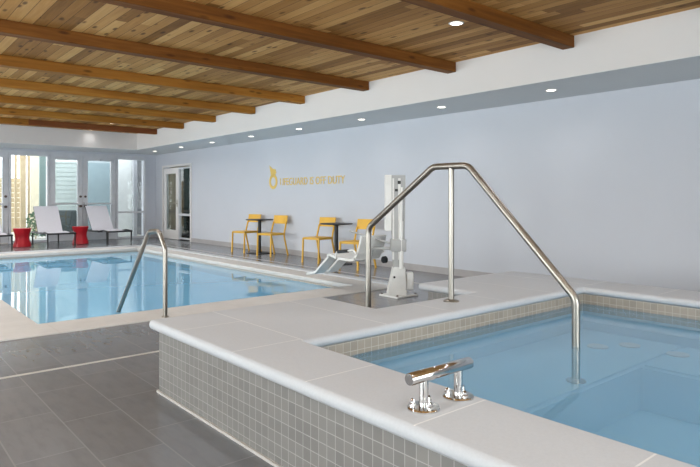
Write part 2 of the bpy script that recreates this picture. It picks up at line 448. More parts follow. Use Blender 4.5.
def lathe_y(bm, x, y, z, r, d, n=14):
    A = [bm.verts.new((x+r*math.cos(2*PI*k/n), y, z+r*math.sin(2*PI*k/n))) for k in range(n)]
    B = [bm.verts.new((x+r*math.cos(2*PI*k/n), y-d, z+r*math.sin(2*PI*k/n))) for k in range(n)]
    for k in range(n): bm.faces.new((A[k], A[(k+1)%n], B[(k+1)%n], B[k]))
    bm.faces.new(A); bm.faces.new(B[::-1])
def bx(px):        # x on the back wall for a horizontal angle read from the camera
    u = (px-350)/592.0
    return YB*(0.6455+u*0.7638)/(0.7638-u*0.6455)
back_door('door_1', bx(-34), bx(8), True)
back_window('window_1', bx(8.4), bx(49.5))
back_door('door_2', bx(50), bx(82.5), True)
back_door('door_3', bx(82.8), bx(115.5), False)
back_window('window_2', bx(115.8), bx(146), 0.78)
back_window('window_3', SX0, bx(-34.5))
struct('trim_3', boxbm(SX0, SX1, YB-0.015, YB, SZ-0.01, SZ+0.06), M['frame'])

# ---- door and sidelight on the right wall
def rim_x(y0, y1, z0, z1, w, x0, x1, wb=None):
    bm = NB(); wb = w if wb is None else wb
    box(bm, x0, x1, y0, y0+w, z0, z1); box(bm, x0, x1, y1-w, y1, z0, z1)
    box(bm, x0, x1, y0+w, y1-w, z1-w, z1); box(bm, x0, x1, y0+w, y1-w, z0, z0+wb); return bm
YD = 16.05
f = struct('door_4', rim_x(YD, DY1-0.06, 0.01, DZ-0.06, 0.16, XW-0.01, XW+0.05, wb=0.26), M['white'])
obj('glass', boxbm(XW+0.015, XW+0.025, YD+0.16, DY1-0.22, 0.27, DZ-0.22), M['tinted'], f)
bm = NB(); tube(bm, [(XW-0.01, YD+0.07, 1.05), (XW-0.06, YD+0.07, 1.05), (XW-0.06, YD+0.19, 1.05)], 0.012, 8); box(bm, XW-0.02, XW-0.01, YD+0.04, YD+0.10, 0.95, 1.15)
obj('handle', bm, M['steel'], f, True)
f = struct('window_4', rim_x(DY0+0.03, YD-0.02, 0.04, DZ-0.06, 0.04, XW-0.01, XW+0.06), M['frame'])
obj('glass', boxbm(XW+0.02, XW+0.03, DY0+0.07, YD-0.06, 0.08, DZ-0.10), M['glass'], f)
obj('mid_rail', boxbm(XW-0.01, XW+0.06, DY0+0.07, YD-0.06, 0.70, 0.76), M['frame'], f)
struct('trim_4', rim_x(DY0-0.03, DY1+0.03, 0.0, DZ+0.03, 0.06, XW-0.03, XW, wb=0.0), M['white'])
# the room seen behind that door
bm = NB(); box(bm, XW+2.6, XW+2.7, 12.5, 22, 0, 2.8); box(bm, XW+0.2, XW+2.7, 22, 22.1, 0, 2.8); box(bm, XW+0.2, XW+2.7, 12.4, 12.5, 0, 2.8)
box(bm, XW+0.2, XW+2.7, 12.4, 22.1, 2.8, 2.9); box(bm, XW+0.2, XW+0.21, YB+0.2, 22, 0, 2.8)
struct('wall_side_room', bm, M['darkroom'])
struct('floor_side_room', boxbm(XW+0.3, XW+2.7, 12.4, 22.1, -0.1, 0.0), M['floor'])
bm = NB()
n = 60; pts = [(XW+1.0+0.05*math.sin(k*1.9), 16.9+2.6*k/n) for k in range(n+1)]
for a, b in zip(pts, pts[1:]):
    q = [bm.verts.new((p[0]+d, p[1], z)) for p, d, z in ((a,0,0.72),(b,0,0.72),(b,0,2.5),(a,0,2.5))]; bm.faces.new(q)
bmesh.ops.remove_doubles(bm, verts=bm.verts[:], dist=1e-5)
r = bmesh.ops.extrude_face_region(bm, geom=bm.faces[:]); bmesh.ops.translate(bm, verts=[g for g in r['geom'] if isinstance(g, bmesh.types.BMVert)], vec=(0.012,0,0))
tag(obj('curtain', bm, M['curtain'], None, True), 'cream pleated curtain behind the glass beside the right-hand wall door', 'curtain')

# ---- left and front windows: unseen and assumed, added to bring in fill light
k = 5
for y0, y1 in WL:
    bm = rim_x(y0, y1, 0.25, 2.4, 0.06, XL-0.15, XL-0.02); box(bm, XL-0.13, XL-0.04, (y0+y1)/2-0.03, (y0+y1)/2+0.03, 0.31, 2.34)
    f = struct('window_%d' % k, bm, M['frame']); k += 1
    obj('glass', boxbm(XL-0.09, XL-0.08, y0+0.06, y1-0.06, 0.31, 2.34), M['glass'], f)
for x0, x1 in WF:
    f = struct('window_%d' % k, rim(x0, x1, 0.4, 2.4, 0.06, YF-0.15, YF-0.02), M['frame']); k += 1
    obj('glass', boxbm(x0+0.06, x1-0.06, YF-0.09, YF-0.08, 0.46, 2.34), M['glass'], f)

# ------------------------------------------------------------------ swimming pool
pool = thing('swimming_pool', 'large rectangular blue swimming pool with a pale stone rim set in the floor', 'swimming pool', ((CX0+CX1)/2, (CY0+CY1)/2, 0))
S = tuple(pool.location)
WZ = -0.075
xs = [CX0, PX0, PX1, CX1]; ys = [CY0, PY0, PY1, CY1]
o = obj('coping', cells(xs, ys, lambda i, j: not (i == 1 and j == 1), -0.05, 0.012, bevel=0.01, seg=2), M['coping'], pool)
for v in o.data.vertices: pass
for v in o.data.vertices: v.co -= Vector(S)
o.data.update()
# coping joints use world-like coordinates, so keep its mesh where it stands
for v in o.data.vertices: v.co += Vector(S)
o.location = -Vector(S)
bm = NB(); t_ = 0.02
for a in ((PX0-t_, PX0, PY0-t_, PY1+t_), (PX1, PX1+t_, PY0-t_, PY1+t_), (PX0, PX1, PY0-t_, PY0), (PX0, PX1, PY1, PY1+t_)): box(bm, *a, -0.24, -0.05)
obj('waterline_tile', bm, M['waterline'], pool, shift=S)
bm = NB()
for a in ((PX0-t_, PX0, PY0-t_, PY1+t_), (PX1, PX1+t_, PY0-t_, PY1+t_), (PX0, PX1, PY0-t_, PY0), (PX0, PX1, PY1, PY1+t_)): box(bm, *a, -1.3, -0.24)
box(bm, PX0-t_, PX1+t_, PY0-t_, PY1+t_, -1.34, -1.3)
obj('basin', bm, M['plaster'], pool, shift=S)
bm = NB(); bm.faces.new([bm.verts.new(p) for p in ((PX0,PY0,WZ),(PX1,PY0,WZ),(PX1,PY1,WZ),(PX0,PY1,WZ))])
obj('water', bm, M['water'], pool, shift=S)
# white raised lip on the wall side and far side of the coping
bm = cells([CX1-0.03, CX1+0.13], [CY0, CY1+0.13], lambda i, j: True, 0.0, 0.03, bevel=0.012, seg=2)
b2 = cells([CX0, CX1-0.03], [CY1-0.03, CY1+0.13], lambda i, j: True, 0.0, 0.03, bevel=0.012, seg=2)
obj('lip', bm, M['stone'], pool, True, shift=S, label='white raised lip of the pool rim'); obj('lip', b2, M['stone'], pool, True, shift=S, label='white raised lip of the pool rim')

bm = NB(); box(bm, XL+0.05, 6.10, 4.485, 4.515, 0.0, 0.004); box(bm, 6.085, 6.115, 4.515, 15.2, 0.0, 0.004)
tag(obj('drain_strip', bm, M['draingrey']), 'thin pale slot drain line across the grey floor tiles around the pool', 'drain')

# ------------------------------------------------------------------ hot tub
TX0, TX1 = 1.43, 5.32         # coping outer edges
TY0, TY1 = -2.4, 3.66
IX0, IX1, IY0, IY1 = 1.862, 4.80, -1.9, 2.58
NX0, NX1, NY = 2.79, 3.88, 3.02      # the notch by the lift
ZT, ZB = 0.437, 0.376
tub = thing('hot_tub', 'raised hot tub with a white stone rim, grey mosaic sides and blue water', 'hot tub', (3.4, 1.0, 0))
S = tuple(tub.location)
xs = [TX0, IX0, NX0, NX1, IX1, TX1]; ys = [TY0, IY0, IY1, NY, TY1]
def rimmask(i, j):
    if j == 1 and 1 <= i <= 3: return False
    if j == 3 and i == 2: return False
    return True
o = obj('coping', cells(xs, ys, rimmask, ZB, ZT, bevel=0.0285, seg=5), M['stone'], tub, True)
o.location = -Vector(S)
e = 0.03
bm = NB()
# outside walls with the notch
W = 0.05
def wl(x0, x1, y0, y1, z0=0.0, z1=ZB): box(bm, min(x0,x1), max(x0,x1), min(y0,y1), max(y0,y1), z0, z1)
EY = 0.105
wl(TX0+e, TX0+e+W, TY0+e, TY1-EY)
wl(TX1-e-W, TX1-e, TY0+e, TY1-EY)
wl(TX0+e+W, TX1-e-W, TY0+e, TY0+e+W)
wl(TX0+e+W, NX0-e, TY1-EY-W, TY1-EY); wl(NX1+e, TX1-e-W, TY1-EY-W, TY1-EY)
wl(NX0-e-W, NX0-e, NY-e, TY1-EY-W); wl(NX1+e, NX1+e+W, NY-e, TY1-EY-W)
wl(NX0-e-W, NX1+e+W, NY-e-W, NY-e)
obj('tiled_wall', bm, M['mosaic'], tub, shift=S)
bm = NB()
box(bm, TX0+e-0.012, TX0+e, TY0+e, TY1-EY+0.012, 0, 0.014); box(bm, TX0+e, NX0-e, TY1-EY, TY1-EY+0.012, 0, 0.014)
obj('base_trim', bm, M['draingrey'], tub, shift=S, label='pale trim line at the foot of the tiled wall')
SZW = 0.292                   # water level
bm = NB(); w = 0.05
wl2 = lambda a, z0, z1: box(bm, *a, z0, z1)
ring = ((IX0-0.03-w, IX0+0.03, IY0-0.03-w, IY1+0.03+w), (IX1-0.03, IX1+0.03+w, IY0-0.03-w, IY1+0.03+w), (IX0+0.03, IX1-0.03, IY0-0.03-w, IY0+0.03), (IX0+0.03, IX1-0.03, IY1-0.03, IY1+0.03+w))
ring = ((IX0-w, IX0-0.02, IY0-w, IY1+w), (IX1+0.02, IX1+w, IY0-w, IY1+w), (IX0-0.02, IX1+0.02, IY0-w, IY0-0.02), (IX0-0.02, IX1+0.02, IY1+0.02, IY1+w))
for a in ring: wl2(a, 0.23, ZB)
obj('waterline_tile', bm, M['waterline'], tub, shift=S)
jx0, jx1, jy0, jy1 = IX0-0.02, IX1+0.02, IY0-0.02, IY1+0.02
bm = NB()
for a in ring: wl2(a, -0.55, 0.23)
BZ = 0.08; bw = 0.82
box(bm, jx0, jx1, jy1-bw, jy1, -0.5, BZ); box(bm, jx1-0.76, jx1, jy0, jy1-bw, -0.5, BZ)
box(bm, jx0, jx0+0.45, jy0, jy1-bw, -0.5, BZ); box(bm, jx0+0.45, jx1-0.76, jy0, jy0+0.5, -0.5, BZ)
box(bm, jx0, jx1, jy0, jy1, -0.56, -0.22)
bmesh.ops.bevel(bm, geom=[ed for ed in bm.edges if min(v.co.z for v in ed.verts) > BZ-0.001 and max(v.co.z for v in ed.verts) < BZ+0.001], offset=0.02, segments=3, affect='EDGES')
obj('basin', bm, M['spaplaster'], tub, shift=S)
bm = NB(); bm.faces.new([bm.verts.new(p) for p in ((jx0,jy0,SZW),(jx1,jy0,SZW),(jx1,jy1,SZW),(jx0,jy1,SZW))])
obj('water', bm, M['spawater'], tub, shift=S)
for jx, jy in ((4.52, 2.06), (4.52, 1.72), (4.3, 2.2)):
    bm = NB(); lathe(bm, [(0.075, BZ), (0.075, BZ+0.006), (0.05, BZ+0.012), (0.02, BZ+0.012)], 20, (jx, jy, 0))
    obj('jet', bm, M['liftwhite'], tub, True, shift=S, label='round white jet fitting under the water')

# ------------------------------------------------------------------ handrails
def flange(bm, c, r=0.05, h=0.012, n=22): lathe(bm, [(r, 0), (r, h*0.5), (r*0.85, h), (r*0.55, h*1.6)], n, c)
RX = 3.39
rail = thing('handrail', 'tall bent stainless steel handrail over the hot tub rim into the water', 'handrail', (RX, 2.855, ZT))
S = tuple(rail.location)
path = fillet([(RX, 3.77, 0.0), (RX, 3.77, 0.945), (RX, 3.03, 1.437), (RX, 2.70, 1.434), (RX, 1.873, 0.585), (RX, 1.873, BZ+0.002)], 0.11, 8)
bm = NB(); tube(bm, path, 0.0245, 18)
obj('rail', bm, M['steel'], rail, True, shift=S)
bm = NB(); tube(bm, [(RX, 2.855, ZT+0.002), (RX, 2.855, 1.425)], 0.0205, 16)
obj('post', bm, M['steel'], rail, True, shift=S)
for c in ((RX, 2.855, ZT), (RX, 3.77, 0.0), (RX, 1.873, BZ)):
    bm = NB(); flange(bm, c, 0.058); obj('base_flange', bm, M['steel'], rail, True, shift=S)

grab = thing('handrail', 'bent stainless steel grab rail dropping from the pool rim into the swimming pool', 'handrail', (2.405, 5.705, 0.012))
S = tuple(grab.location)
path = fillet([(2.405, 5.705, 0.012), (2.405, 5.705, 0.69), (2.385, 5.81, 0.87), (2.365, 6.02, 0.85), (2.30, 6.72, -0.05), (2.26, 7.0, -0.42)], 0.10, 8)
bm = NB(); tube(bm, path, 0.023, 16); obj('rail', bm, M['steel'], grab, True, shift=S)
bm = NB(); flange(bm, (2.405, 5.705, 0.012), 0.036); obj('base_flange', bm, M['steel'], grab, True, shift=S)

hb = thing('grab_bar', 'short chrome grab bar on two bolted posts on the hot tub rim', 'grab bar', (1.685, 1.466, ZT))
S = tuple(hb.location)
bm = NB(); tube(bm, [(1.512, 1.466, 0.557), (1.515, 1.466, 0.557), (1.848, 1.466, 0.557), (1.851, 1.466, 0.557)], [0.0205, 0.0225, 0.0225, 0.0205], 26)
obj('bar', bm, M['chrome'], hb, True, shift=S)
for px in (1.588, 1.782):
    bm = NB(); tube(bm, [(px, 1.466, ZT+0.004), (px, 1.466, 0.55)], 0.0175, 20)
    p = obj('post', bm, M['chrome'], hb, True, shift=S)
    bm = NB(); lathe(bm, [(0.060, 0), (0.060, 0.005), (0.056, 0.010), (0.024, 0.011)], 32, (px, 1.466, ZT))
    obj('flange', bm, M['chrome'], hb, True, shift=S)
    for a in (0.3, 0.3+2*PI/3, 0.3+4*PI/3):
        bm = NB(); cx, cy = px+0.041*math.cos(a), 1.466+0.041*math.sin(a)
        lathe(bm, [(0.012, 0.011), (0.012, 0.021), (0.0085, 0.022), (0.0085, 0.031), (0.006, 0.036), (0.001, 0.037)], 10, (cx, cy, ZT))
        obj('bolt', bm, M['chrome'], hb, False, shift=S)

bm = NB(); lathe(bm, [(0.022, 0), (0.022, 0.006), (0.017, 0.012), (0.008, 0.016), (0.001, 0.017)], 20)
o = obj('air_button', bm, M['black'], None, True); o.location = (1.665, 0.735, ZT)
tag(o, 'small round black button on the hot tub rim at the bottom picture edge', 'button')
# ------------------------------------------------------------------ cafe chairs and tables
def make_chair(label):
    t = thing('cafe_chair', label, 'chair', group='yellow cafe chairs along the wall')
    bm = NB(); n = 8
    prism(bm, [(-0.20,-0.185),(-0.18,-0.20),(0.19,-0.205),(0.215,-0.185),(0.22,0.0),(0.215,0.185),(0.19,0.205),(-0.18,0.20),(-0.20,0.185)], 'z', 0.452, 0.470)
    bmesh.ops.bevel(bm, geom=bm.edges[:], offset=0.004, segments=1, affect='EDGES')
    obj('seat', bm, M['yellow'], t)
    bm = NB(); rows = []
    for i in range(9):                       # curved back plate
        a = -1+2*i/8; y = a*0.195; dx = 0.028*(1-a*a)
        rows.append([bm.verts.new(p) for p in ((-0.270-dx, y, 0.655), (-0.300-dx, y, 0.830), (-0.288-dx, y, 0.832), (-0.258-dx, y, 0.655))])
    for a, b in zip(rows, rows[1:]):
        for k in range(4): bm.faces.new((a[k], a[(k+1)%4], b[(k+1)%4], b[k]))
    bm.faces.new(rows[0][::-1]); bm.faces.new(rows[-1])
    obj('backrest', bm, M['yellow'], t, True)
    def leg(pts, w, d):
        bm = NB(); rs = []
        for x, y, z in pts: rs.append([bm.verts.new(p) for p in ((x-w,y-d,z),(x+w,y-d,z),(x+w,y+d,z),(x-w,y+d,z))])
        for a, b in zip(rs, rs[1:]):
            for k in range(4): bm.faces.new((a[k], a[(k+1)%4], b[(k+1)%4], b[k]))
        bm.faces.new(rs[0][::-1]); bm.faces.new(rs[-1]); return bm
    for s in (-1, 1):
        obj('leg', leg([(0.215, s*0.195, 0), (0.20, s*0.190, 0.455)], 0.013, 0.013), M['yellow'], t)
        obj('leg', leg([(-0.295, s*0.195, 0), (-0.19, s*0.188, 0.40), (-0.195, s*0.188, 0.47), (-0.262, s*0.182, 0.70)], 0.014, 0.011), M['yellow'], t)
        obj('side_rail', leg([(-0.19, s*0.188, 0.435), (-0.185, s*0.188, 0.452)], 0.01, 0.012), M['yellow'], t) if False else None
    bm = NB(); box(bm, -0.19, 0.20, -0.192, -0.172, 0.428, 0.452); box(bm, -0.19, 0.20, 0.172, 0.192, 0.428, 0.452); box(bm, 0.18, 0.20, -0.172, 0.172, 0.428, 0.452)
    obj('seat_frame', bm, M['yellow'], t)
    return t
def face(dx, dy): return math.atan2(dy, dx)
specs = [((6.72, 11.56), (-0.97,-0.22), 'mustard yellow cafe chair farthest along the wall, nearest the side door'),
         ((6.72, 10.50), (-0.97,-0.22), 'mustard yellow cafe chair between the far black table and the second chair pair'),
         ((6.70, 8.86), (-0.97,-0.22), 'mustard yellow cafe chair on the far side of the nearer black table'),
         ((6.58, 7.62), (-0.98,-0.20), 'mustard yellow cafe chair partly hidden behind the pool lift seat')]
c0 = None
for (x, y), d, lab in specs:
    if c0 is None:
        c0 = make_chair(lab); c0.location = (x, y, 0); c0.rotation_euler = (0, 0, face(*d))
    else: dup(c0, (x, y, 0), face(*d), lab)
def make_table(label, loc):
    t = thing('cafe_table', label, 'table', loc, group='round black cafe tables along the wall')
    bm = NB(); lathe(bm, [(0.285, 0.722), (0.30, 0.727), (0.30, 0.738), (0.294, 0.742)], 40); obj('tabletop', bm, M['black'], t, True)
    bm = NB(); lathe(bm, [(0.036, 0.012), (0.036, 0.70), (0.10, 0.715), (0.10, 0.722)], 20); obj('column', bm, M['black'], t, True)
    obj('base', boxbm(-0.21, 0.21, -0.21, 0.21, 0.0, 0.014, bevel=0.004, seg=1), M['black'], t)
    return t
t0 = make_table('round black pedestal table between the two farthest yellow chairs', (6.78, 11.06, 0))
dup(t0, (6.74, 8.36, 0), 0.0, 'round black pedestal table between the yellow chairs behind the pool lift')

# ------------------------------------------------------------------ wall sign
sign = thing('wall_sign', 'yellow lettering and round icon painted on the blue-grey wall above the tables', 'sign', (XW, 9.9, 1.45))
S = tuple(sign.location)
def text_mesh(txt, size):
    cu = bpy.data.curves.new('lettering', 'FONT'); cu.body = txt; cu.size = size; cu.extrude = 0.004; cu.space_character = 1.02
    o = bpy.data.objects.new('lettering_source', cu); C.objects.link(o)
    dg = bpy.context.evaluated_depsgraph_get(); me = bpy.data.meshes.new_from_object(o.evaluated_get(dg))
    bpy.data.objects.remove(o); bm = NB(); bm.from_mesh(me); bpy.data.meshes.remove(me); return bm
bm = text_mesh('LIFEGUARD IS OFF DUTY', 0.25)
x0 = min(v.co.x for v in bm.verts); x1 = max(v.co.x for v in bm.verts); y0 = min(v.co.y for v in bm.verts); y1 = max(v.co.y for v in bm.verts)
for v in bm.verts:                       # reads from high y to low y on the wall, facing -x
    u = (v.co.x-x0)/(x1-x0); h = (v.co.y-y0)/(y1-y0)
    v.co = Vector((XW-0.005+v.co.z, 10.82-2.20*u, 1.475+0.155*h))
words = {}
bm.verts.ensure_lookup_table()
order = sorted({round(-v.co.y, 4) for v in bm.verts}); cuts = [-10.0]
for a, b in zip(order, order[1:]):
    if b-a > 0.06: cuts.append((a+b)/2)
for ci in range(len(cuts)):
    lo, hi = cuts[ci], cuts[ci+1] if ci+1 < len(cuts) else 10.0
    b2 = bm.copy(); bmesh.ops.delete(b2, geom=[v for v in b2.verts if not (ci == 0 or -v.co.y > lo) or not -v.co.y < hi], context='VERTS')
    if len(b2.faces): obj('lettering', b2, M['signyellow'], sign, shift=S)
bm.free()
bm = NB()
def flat_ring(bm, cy, cz, r0, r1, n=28):
    I = []; 
    for xx in (XW-0.009, XW):
        I.append([[bm.verts.new((xx, cy+r*math.cos(2*PI*k/n), cz+r*math.sin(2*PI*k/n))) for k in range(n)] for r in (r0, r1)])
    for k in range(n):
        m = (k+1)%n
        bm.faces.new((I[0][0][k], I[0][0][m], I[0][1][m], I[0][1][k])); bm.faces.new((I[0][1][k], I[0][1][m], I[1][1][m], I[1][1][k]))
        bm.faces.new((I[0][0][m], I[0][0][k], I[1][0][k], I[1][0][m]))
flat_ring(bm, 11.10, 1.56, 0.10, 0.165)
prism(bm, [(11.25, 1.92), (11.20, 1.76), (11.19, 1.70), (11.02, 1.70), (10.98, 1.76), (11.01, 1.83), (11.13, 1.85)], 'x', XW-0.009, XW)
obj('icon', bm, M['signyellow'], sign, shift=S)

# ------------------------------------------------------------------ pool lift
lift = thing('pool_lift', 'white and grey pool access lift with swing seat beside the pool corner', 'pool lift', (5.14, 5.18, 0), 0)
bm = boxbm(-0.17, 0.19, -0.17, 0.15, 0.0, 0.022, bevel=0.004, seg=1); obj('base_plate', bm, M['liftwhite'], lift)
for a, b in ((-0.145,-0.145),(0.165,-0.145),(0.165,0.125),(-0.145,0.125)):
    bm = NB(); lathe(bm, [(0.013, 0.022), (0.013, 0.032), (0.006, 0.038)], 10, (a, b, 0)); obj('bolt', bm, M['darkmetal'], lift, True)
bm = NB(); prism(bm, [(-0.13, 0.022), (0.105, 0.022), (0.085, 0.36), (-0.055, 0.36)], 'y', -0.10, 0.10)
bmesh.ops.bevel(bm, geom=bm.edges[:], offset=0.008, segments=2, affect='EDGES')
# turn the housing so that its sloping edge is the pool side
bmesh.ops.rotate(bm, verts=bm.verts[:], cent=(0,0,0), matrix=Matrix.Rotation(math.radians(-38), 3, 'Z'))
h = obj('base_housing', bm, M['liftwhite'], lift, True)
bm = NB(); lathe_y(bm, -0.05, -0.095, 0.24, 0.014, 0.012); bmesh.ops.rotate(bm, verts=bm.verts[:], cent=(0,0,0), matrix=Matrix.Rotation(math.radians(-38), 3, 'Z'))
obj('knob', bm, M['black'], h, True)
R = Matrix.Rotation(math.radians(-38), 3, 'Z')
def rot(bm): bmesh.ops.rotate(bm, verts=bm.verts[:], cent=(0,0,0), matrix=R); return bm
# box mast, wider at the head, with a light cover on the pool side
bm = NB()
vs = []
for z, xa, xb in ((0.34, -0.055, 0.055), (0.62, -0.06, 0.075), (1.0, -0.075, 0.085), (1.478, -0.08, 0.09)):
    vs.append([bm.verts.new(p) for p in ((xa,-0.07,z),(xb,-0.07,z),(xb,0.07,z),(xa,0.07,z))])
for a, b in zip(vs, vs[1:]):
    for k in range(4): bm.faces.new((a[k], a[(k+1)%4], b[(k+1)%4], b[k]))
bm.faces.new(vs[0][::-1]); bm.faces.new(vs[-1])
mast = obj('mast', rot(bm), M['liftgrey'], lift)
obj('mast_cover', rot(boxbm(-0.155, -0.078, -0.08, 0.08, 0.80, 1.482, bevel=0.006)), M['liftwhite'], lift)
bm = NB(); box(bm, 0.0, 0.03, -0.078, -0.069, 0.45, 1.44); box(bm, -0.07, -0.05, -0.078, -0.069, 0.45, 1.44); obj('track', rot(bm), M['liftwhite'], mast)
bm = NB(); tube(bm, [(0.035,-0.10,0.34),(0.035,-0.10,0.92)], 0.026, 14); tube(bm, [(0.035,-0.10,0.92),(0.045,-0.09,1.33)], 0.014, 12)
obj('actuator', rot(bm), M['liftwhite'], lift, True)
obj('carriage', rot(boxbm(-0.085, 0.095, -0.125, 0.085, 0.55, 0.70, bevel=0.012)), M['liftgrey'], lift, True)
for a in ((-0.005, 0.03, -0.082, -0.069, 1.37, 1.41), (-0.04, -0.005, -0.082, -0.069, 1.28, 1.31), (0.045, 0.065, -0.082, -0.069, 1.22, 1.27)):
    obj('latch', rot(boxbm(*a)), M['black'], mast)
obj('battery_box', rot(boxbm(0.10, 0.19, -0.07, 0.05, 0.08, 0.29, bevel=0.012)), M['liftwhite'], lift, True)
bm = NB(); tube(bm, [(-0.02, 0.03, 0.625), (-0.06, 0.42, 0.70), (-0.09, 0.80, 0.765)], 0.013, 12); obj('boom', bm, M['liftgrey'], lift, True)
bm = NB(); tube(bm, fillet([(0.0, 0.03, 0.58), (-0.07, 0.38, 0.56), (-0.08, 0.42, 0.40), (-0.08, 0.85, 0.385)], 0.06), 0.02, 12); obj('seat_frame', bm, M['liftgrey'], lift, True)
def shell(pts, x0, x1, th):
    bm = NB(); poly = [(p[0], p[1]) for p in pts]
    up = []
    for i, p in enumerate(poly):
        a = Vector(poly[max(i-1,0)]); b = Vector(poly[min(i+1,len(poly)-1)]); d = (b-a).normalized(); up.append((p[0]-d.y*th, p[1]+d.x*th))
    prism(bm, poly+up[::-1], 'x', x0, x1)
    return bm
obj('backrest', shell([(0.32,0.72),(0.35,0.62),(0.40,0.50),(0.46,0.42)], -0.30, 0.12, 0.03), M['liftwhite'], lift)
obj('seat', shell([(0.45,0.42),(0.55,0.395),(0.80,0.40),(0.98,0.435),(1.02,0.42)], -0.30, 0.12, 0.03), M['liftwhite'], lift)
for xa, xb in ((-0.29, -0.12), (-0.06, 0.11)):
    obj('footrest', shell([(1.00,0.41),(1.14,0.30),(1.30,0.17),(1.50,0.13)], xa, xb, 0.03), M['liftwhite'], lift)
for s, xx in ((0, -0.32), (1, 0.14)):
    bm = NB(); tube(bm, fillet([(xx, 0.40, 0.50), (xx, 0.46, 0.545), (xx, 0.80, 0.50), (xx, 0.82, 0.41)], 0.05), 0.013, 10); a = obj('armrest', bm, M['liftwhite'], lift, True)
    bm = NB(); tube(bm, [(xx, 0.56, 0.53), (xx, 0.76, 0.506)], 0.022, 12); obj('pad', bm, M['black'], a, True)
bm = NB(); bmx = 0.14
n = 18
A = [bm.verts.new((bmx, 0.40+0.045*math.cos(2*PI*k/n), 0.40+0.045*math.sin(2*PI*k/n))) for k in range(n)]
B = [bm.verts.new((bmx+0.04, 0.40+0.045*math.cos(2*PI*k/n), 0.40+0.045*math.sin(2*PI*k/n))) for k in range(n)]
for k in range(n): bm.faces.new((A[k], A[(k+1)%n], B[(k+1)%n], B[k]))
bm.faces.new(A[::-1]); bm.faces.new(B); obj('wheel', bm, M['black'], lift, True)

# ------------------------------------------------------------------ loungers and stools
def make_lounger(label):
    t = thing('sun_lounger', label, 'lounger', group='sun loungers by the far windows')
    # foot end at -y, back at +y ; origin under the middle
    L0, L1, hw = -0.85, 0.85, 0.31
    bm = NB(); rs = []
    for i in range(13):
        s = i/12; y = -0.86 + s*1.06; z = 0.345 + 0.018*math.sin(s*2*PI*1.0+PI) - 0.01*s
        rs.append((y, z))
    prism(bm, rs + [(y, z-0.012) for y, z in rs[::-1]], 'x', -hw+0.02, hw-0.02)
    obj('seat', bm, M['sling'], t, True)
    bm = NB(); bk = [(0.21, 0.335), (0.30, 0.46), (0.50, 0.72), (0.70, 0.985)]
    prism(bm, bk + [(y+0.012, z-0.008) for y, z in bk[::-1]], 'x', -hw+0.02, hw-0.02)
    obj('backrest', bm, M['sling'], t, True)
    bm = NB()
    for s in (-1, 1):
        tube(bm, [(s*hw, -0.87, 0.33), (s*hw, -0.55, 0.352), (s*hw, -0.2, 0.315), (s*hw, 0.2, 0.315), (s*hw, 0.87, 0.305)], 0.021, 8)
        tube(bm, [(s*(hw-0.03), 0.24, 0.33), (s*(hw-0.03), 0.735, 0.97)], 0.012, 8)
    tube(bm, [(-hw, -0.87, 0.33), (hw, -0.87, 0.33)], 0.021, 8); tube(bm, [(-hw, 0.87, 0.305), (hw, 0.87, 0.305)], 0.015, 8); tube(bm, [(-hw, 0.2, 0.315), (hw, 0.2, 0.315)], 0.013, 8)
    tube(bm, [(-hw+0.03, 0.735, 0.97), (hw-0.03, 0.735, 0.97)], 0.012, 8); tube(bm, [(-hw, -0.2, 0.30), (hw, -0.2, 0.30)], 0.013, 8)
    obj('frame', bm, M['black'], t, True)
    for sx in (-1, 1):
        for y in (-0.83, 0.70):
            bm = NB(); tube(bm, [(sx*hw, y, 0.0), (sx*hw, y, 0.33 if y < 0 else 0.31)], 0.018, 10); obj('leg', bm, M['black'], t, True)
    return t
l0 = make_lounger('grey sling sun lounger between the two red stools'); l0.location = (3.95, 16.42, 0)
dup(l0, (5.30, 16.48, 0), math.radians(5), 'grey sling sun lounger nearest the far room corner')
dup(l0, (2.57, 16.42, 0), 0.0, 'grey sling sun lounger cut off at the picture edge, left of the red stools')
def make_stool(label, loc):
    bm = NB(); prof = [(0.185, 0.0), (0.20, 0.012), (0.195, 0.06), (0.165, 0.15), (0.150, 0.23), (0.160, 0.31), (0.190, 0.40), (0.200, 0.448), (0.192, 0.46), (0.15, 0.462)]
    lathe(bm, prof, 32, shape=lambda s: 1.0+0.03*math.cos(8*2*PI*s))
    o = obj('stool', bm, M['red'], None, True); tag(o, label, 'stool', 'red hourglass stools between the loungers'); o.location = loc; return o
s0 = make_stool('red hourglass stool left of the middle lounger', (3.235, 16.3, 0))
s1 = s0.copy(); C.objects.link(s1); s1.location = (4.60, 16.35, 0); s1['label'] = 'red hourglass stool between the middle and the corner lounger'

# ------------------------------------------------------------------ lamps
LAMP = 40
ords = ['eighth', 'seventh', 'sixth', 'fifth', 'fourth', 'third', 'second', 'first']
def downlight(label, x, y, z, r, power, group):
    t = thing('downlight', label, 'ceiling light', (x, y, z), 0, group)
    bm = NB(); lathe(bm, [(r+0.018, 0.0), (r+0.018, -0.004), (r, -0.006), (r, 0.0)], 24); obj('ring', bm, M['liftwhite'], t, True)
    bm = NB(); lathe(bm, [(r, -0.001), (r, -0.005)], 24); obj('lens', bm, M['lamp'], t)
    l = bpy.data.lights.new('downlight_beam', 'SPOT'); l.energy = power; l.spot_size = math.radians(150); l.spot_blend = 0.8; l.color = (1.0, 0.985, 0.975); l.shadow_soft_size = 0.05
    o = bpy.data.objects.new('downlight_beam', l); C.objects.link(o); o.location = (x, y, z-0.03); return t
for i, y in enumerate((3.93, 5.68, 7.43, 9.23, 10.99, 12.77, 14.48, 16.2)):
    downlight('recessed downlight in the grey soffit, %s from the far corner' % ords[i], 6.53, y, ZS-0.004, 0.055, 6, 'downlights in the grey soffit')
downlight('recessed downlight between the nearest timber beams in the board ceiling', 4.66, 3.86, ZC, 0.06, LAMP, 'downlights in the board ceiling')
